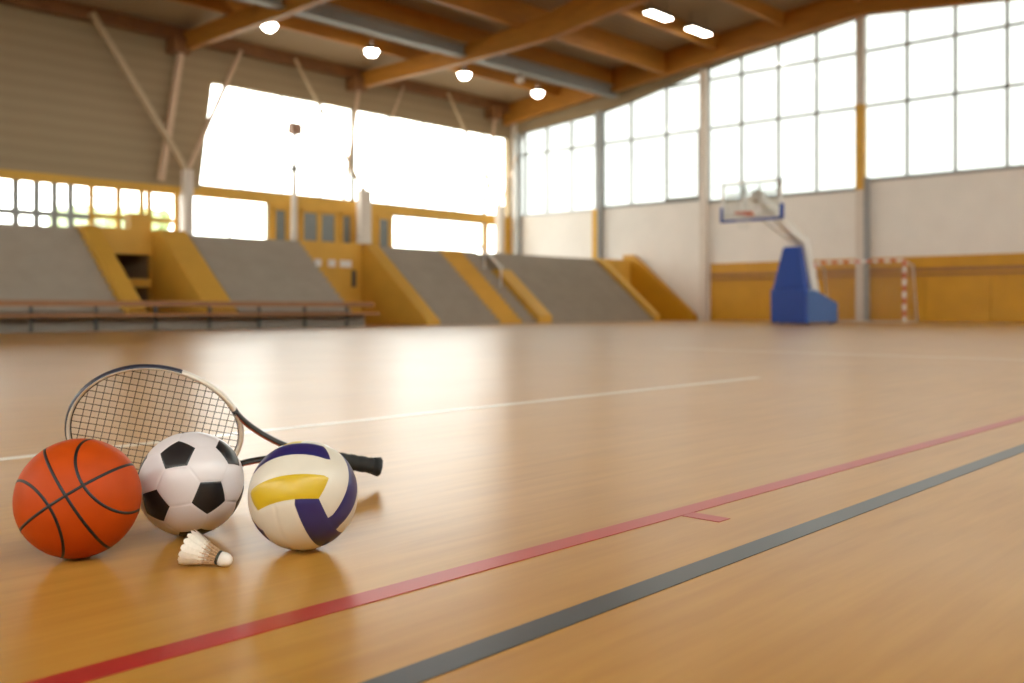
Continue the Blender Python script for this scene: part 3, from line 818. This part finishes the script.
def fmi(i, k):
    ang = 2 * PI * i / NP; cosk = math.cos(2 * PI * (k + .5) / seg)
    lat = cosk                         # section direction u = nn x tangent
    outer = lat * OUT > .25
    if outer and 1.45 < ang < 4.6: return 1
    return 0
# which sign of u points outward
dtest = (pts[1] - pts[-1]).normalized(); OUT = 1 if (nn.cross(dtest)).dot(pts[0] - Hc) > 0 else -1
MB().tube(pts, 0, seg, True, mi=fmi, sec=(nn, .0064, .0115)).build('head_frame', [M['rk_white'], M['rk_navy']], rk)
MB().tube([hd(2 * PI * k / NP, .963) for k in range(NP)], 0, 6, True, sec=(nn, .0014, .003)).build('grommet_strip', M['rk_black'], rk)
b = MB(); inn = .962
def chord_main(w):                     # string along the racket axis at offset w
    lo_, hi_ = None, None; a0 = None; P = []
    for k in range(720):
        a = 2 * PI * k / 720; a2 = 2 * PI * (k + 1) / 720
        w0 = HB * inn * math.sin(a) * (1 - .06 * math.cos(a)) - w; w1 = HB * inn * math.sin(a2) * (1 - .06 * math.cos(a2)) - w
        if w0 * w1 < 0: P.append(HA * inn * math.cos((a + a2) / 2))
    return P
NM, NC = 18, 21
for k in range(NM):
    w = (k - (NM - 1) / 2) / (NM / 2) * HB * .92
    P = chord_main(w)
    if len(P) >= 2: b.tube([Hc + ax * P[0] + mm * w + nn * .0006, Hc + ax * P[1] + mm * w + nn * .0006], .0010, 5)
for k in range(NC):
    x = (k - (NC - 1) / 2) / (NC / 2) * HA * .90
    a = math.acos(max(-1, min(1, x / (HA * inn)))); w = HB * inn * math.sin(a)
    b.tube([Hc + ax * x + mm * (w * (1 - .06 * math.cos(a))) - nn * .0006, Hc + ax * x - mm * (w * (1 - .06 * math.cos(a))) - nn * .0006], .0010, 5)
b.build('string_bed', M['string'], rk)
LT = (Bt - Hc).length
sh0, gr0 = HA + .16, LT - .235         # where the two throat arms meet; where the grip starts
for s in (1, -1):
    a = s * .62
    p0 = hd(a); p3 = Hc + ax * sh0 + mm * (s * .008)
    tgt = (hd(a - s * .05) - p0).normalized()
    P = []
    for k in range(13):
        t = k / 12; p1 = p0 + tgt * .05; p2 = p3 - ax * .08 + mm * (s * .012)
        P.append(p0 * (1 - t) ** 3 + p1 * 3 * t * (1 - t) ** 2 + p2 * 3 * t * t * (1 - t) + p3 * t ** 3)
    sg = 12
    MB().tube(P, 0, sg, mi=lambda i, k, s=s: 1 if 1 <= i < 10 and k == 3 else 0, sec=(nn, .0075, .012)).build('throat_arm', [M['rk_black'], M['rk_red']], rk)
MB().tube([Hc + ax * (sh0 - .03), Hc + ax * gr0], 0, 12, sec=(nn, .016, .013)).build('shaft', M['rk_black'], rk)
prof = [(gr0 - .01, .0), (gr0 - .01, .0205), (gr0, 0.0208)]
s = gr0
while s < LT - .03:
    prof += [(s + .004, .0205), (s + .010, .0218), (s + .022, .0218), (s + .026, .0205)]; s += .028
prof += [(LT - .022, .0225), (LT - .004, .0265), (LT, .0255), (LT, 0)]
MB().lathe(prof, Hc, ax, 8).build('grip', M['grip'], rk)

# ================================================================= OUTSIDE
def outdoor_tree(x, y, h, cr, label, seed):
    rnd = random.Random(seed)
    r = empty('tree', (x, y, -.35)); tag(r, label, 'tree', 'trees outside the stand wall')
    MB().tube([(x, y, -.35), (x + .1, y, h * .4), (x, y, h * .7)], [.28, .2, .1], 10).build('trunk', M['bark'], r)
    b = MB()
    for k in range(16):
        p = Vector((rnd.gauss(0, .45), rnd.gauss(0, .45), rnd.uniform(-.55, .6))) * cr
        mt = Matrix.Translation(Vector((x, y, h * .72)) + p)
        res = bmesh.ops.create_icosphere(b.bm, subdivisions=3, radius=cr * rnd.uniform(.3, .5), matrix=mt)
        for v in res['verts']: v.co += (v.co - mt.translation).normalized() * rnd.uniform(-.12, .16) * cr
    b.build('crown', M['leaf'], r)
for i, (x, y, h, cr, lb) in enumerate(((19.2, 43, 4.9, 1.6, 'green tree outside, left one of two seen through the mustard framed strip window'),
        (23.4, 48.5, 5.7, 1.6, 'green tree outside, right one of two seen through the mustard framed strip window'))):
    outdoor_tree(x, y, h, cr, lb, i + 3)

# =================================================================== LIGHT
w = bpy.data.worlds.new('overcast_sky'); sc.world = w; w.use_nodes = True
bg = w.node_tree.nodes['Background']
bg.inputs['Color'].default_value = (1.0, .965, .91, 1); bg.inputs['Strength'].default_value = SKY

sc.view_settings.view_transform = 'Standard'; sc.view_settings.look = 'None'
sc.view_settings.exposure = .32; sc.view_settings.gamma = 1; sc.view_settings.use_curve_mapping = False
cy = sc.cycles
cy.max_bounces = 10; cy.diffuse_bounces = 6; cy.glossy_bounces = 4; cy.transparent_max_bounces = 16
cy.caustics_reflective = False; cy.caustics_refractive = False
cy.sample_clamp_indirect = 8
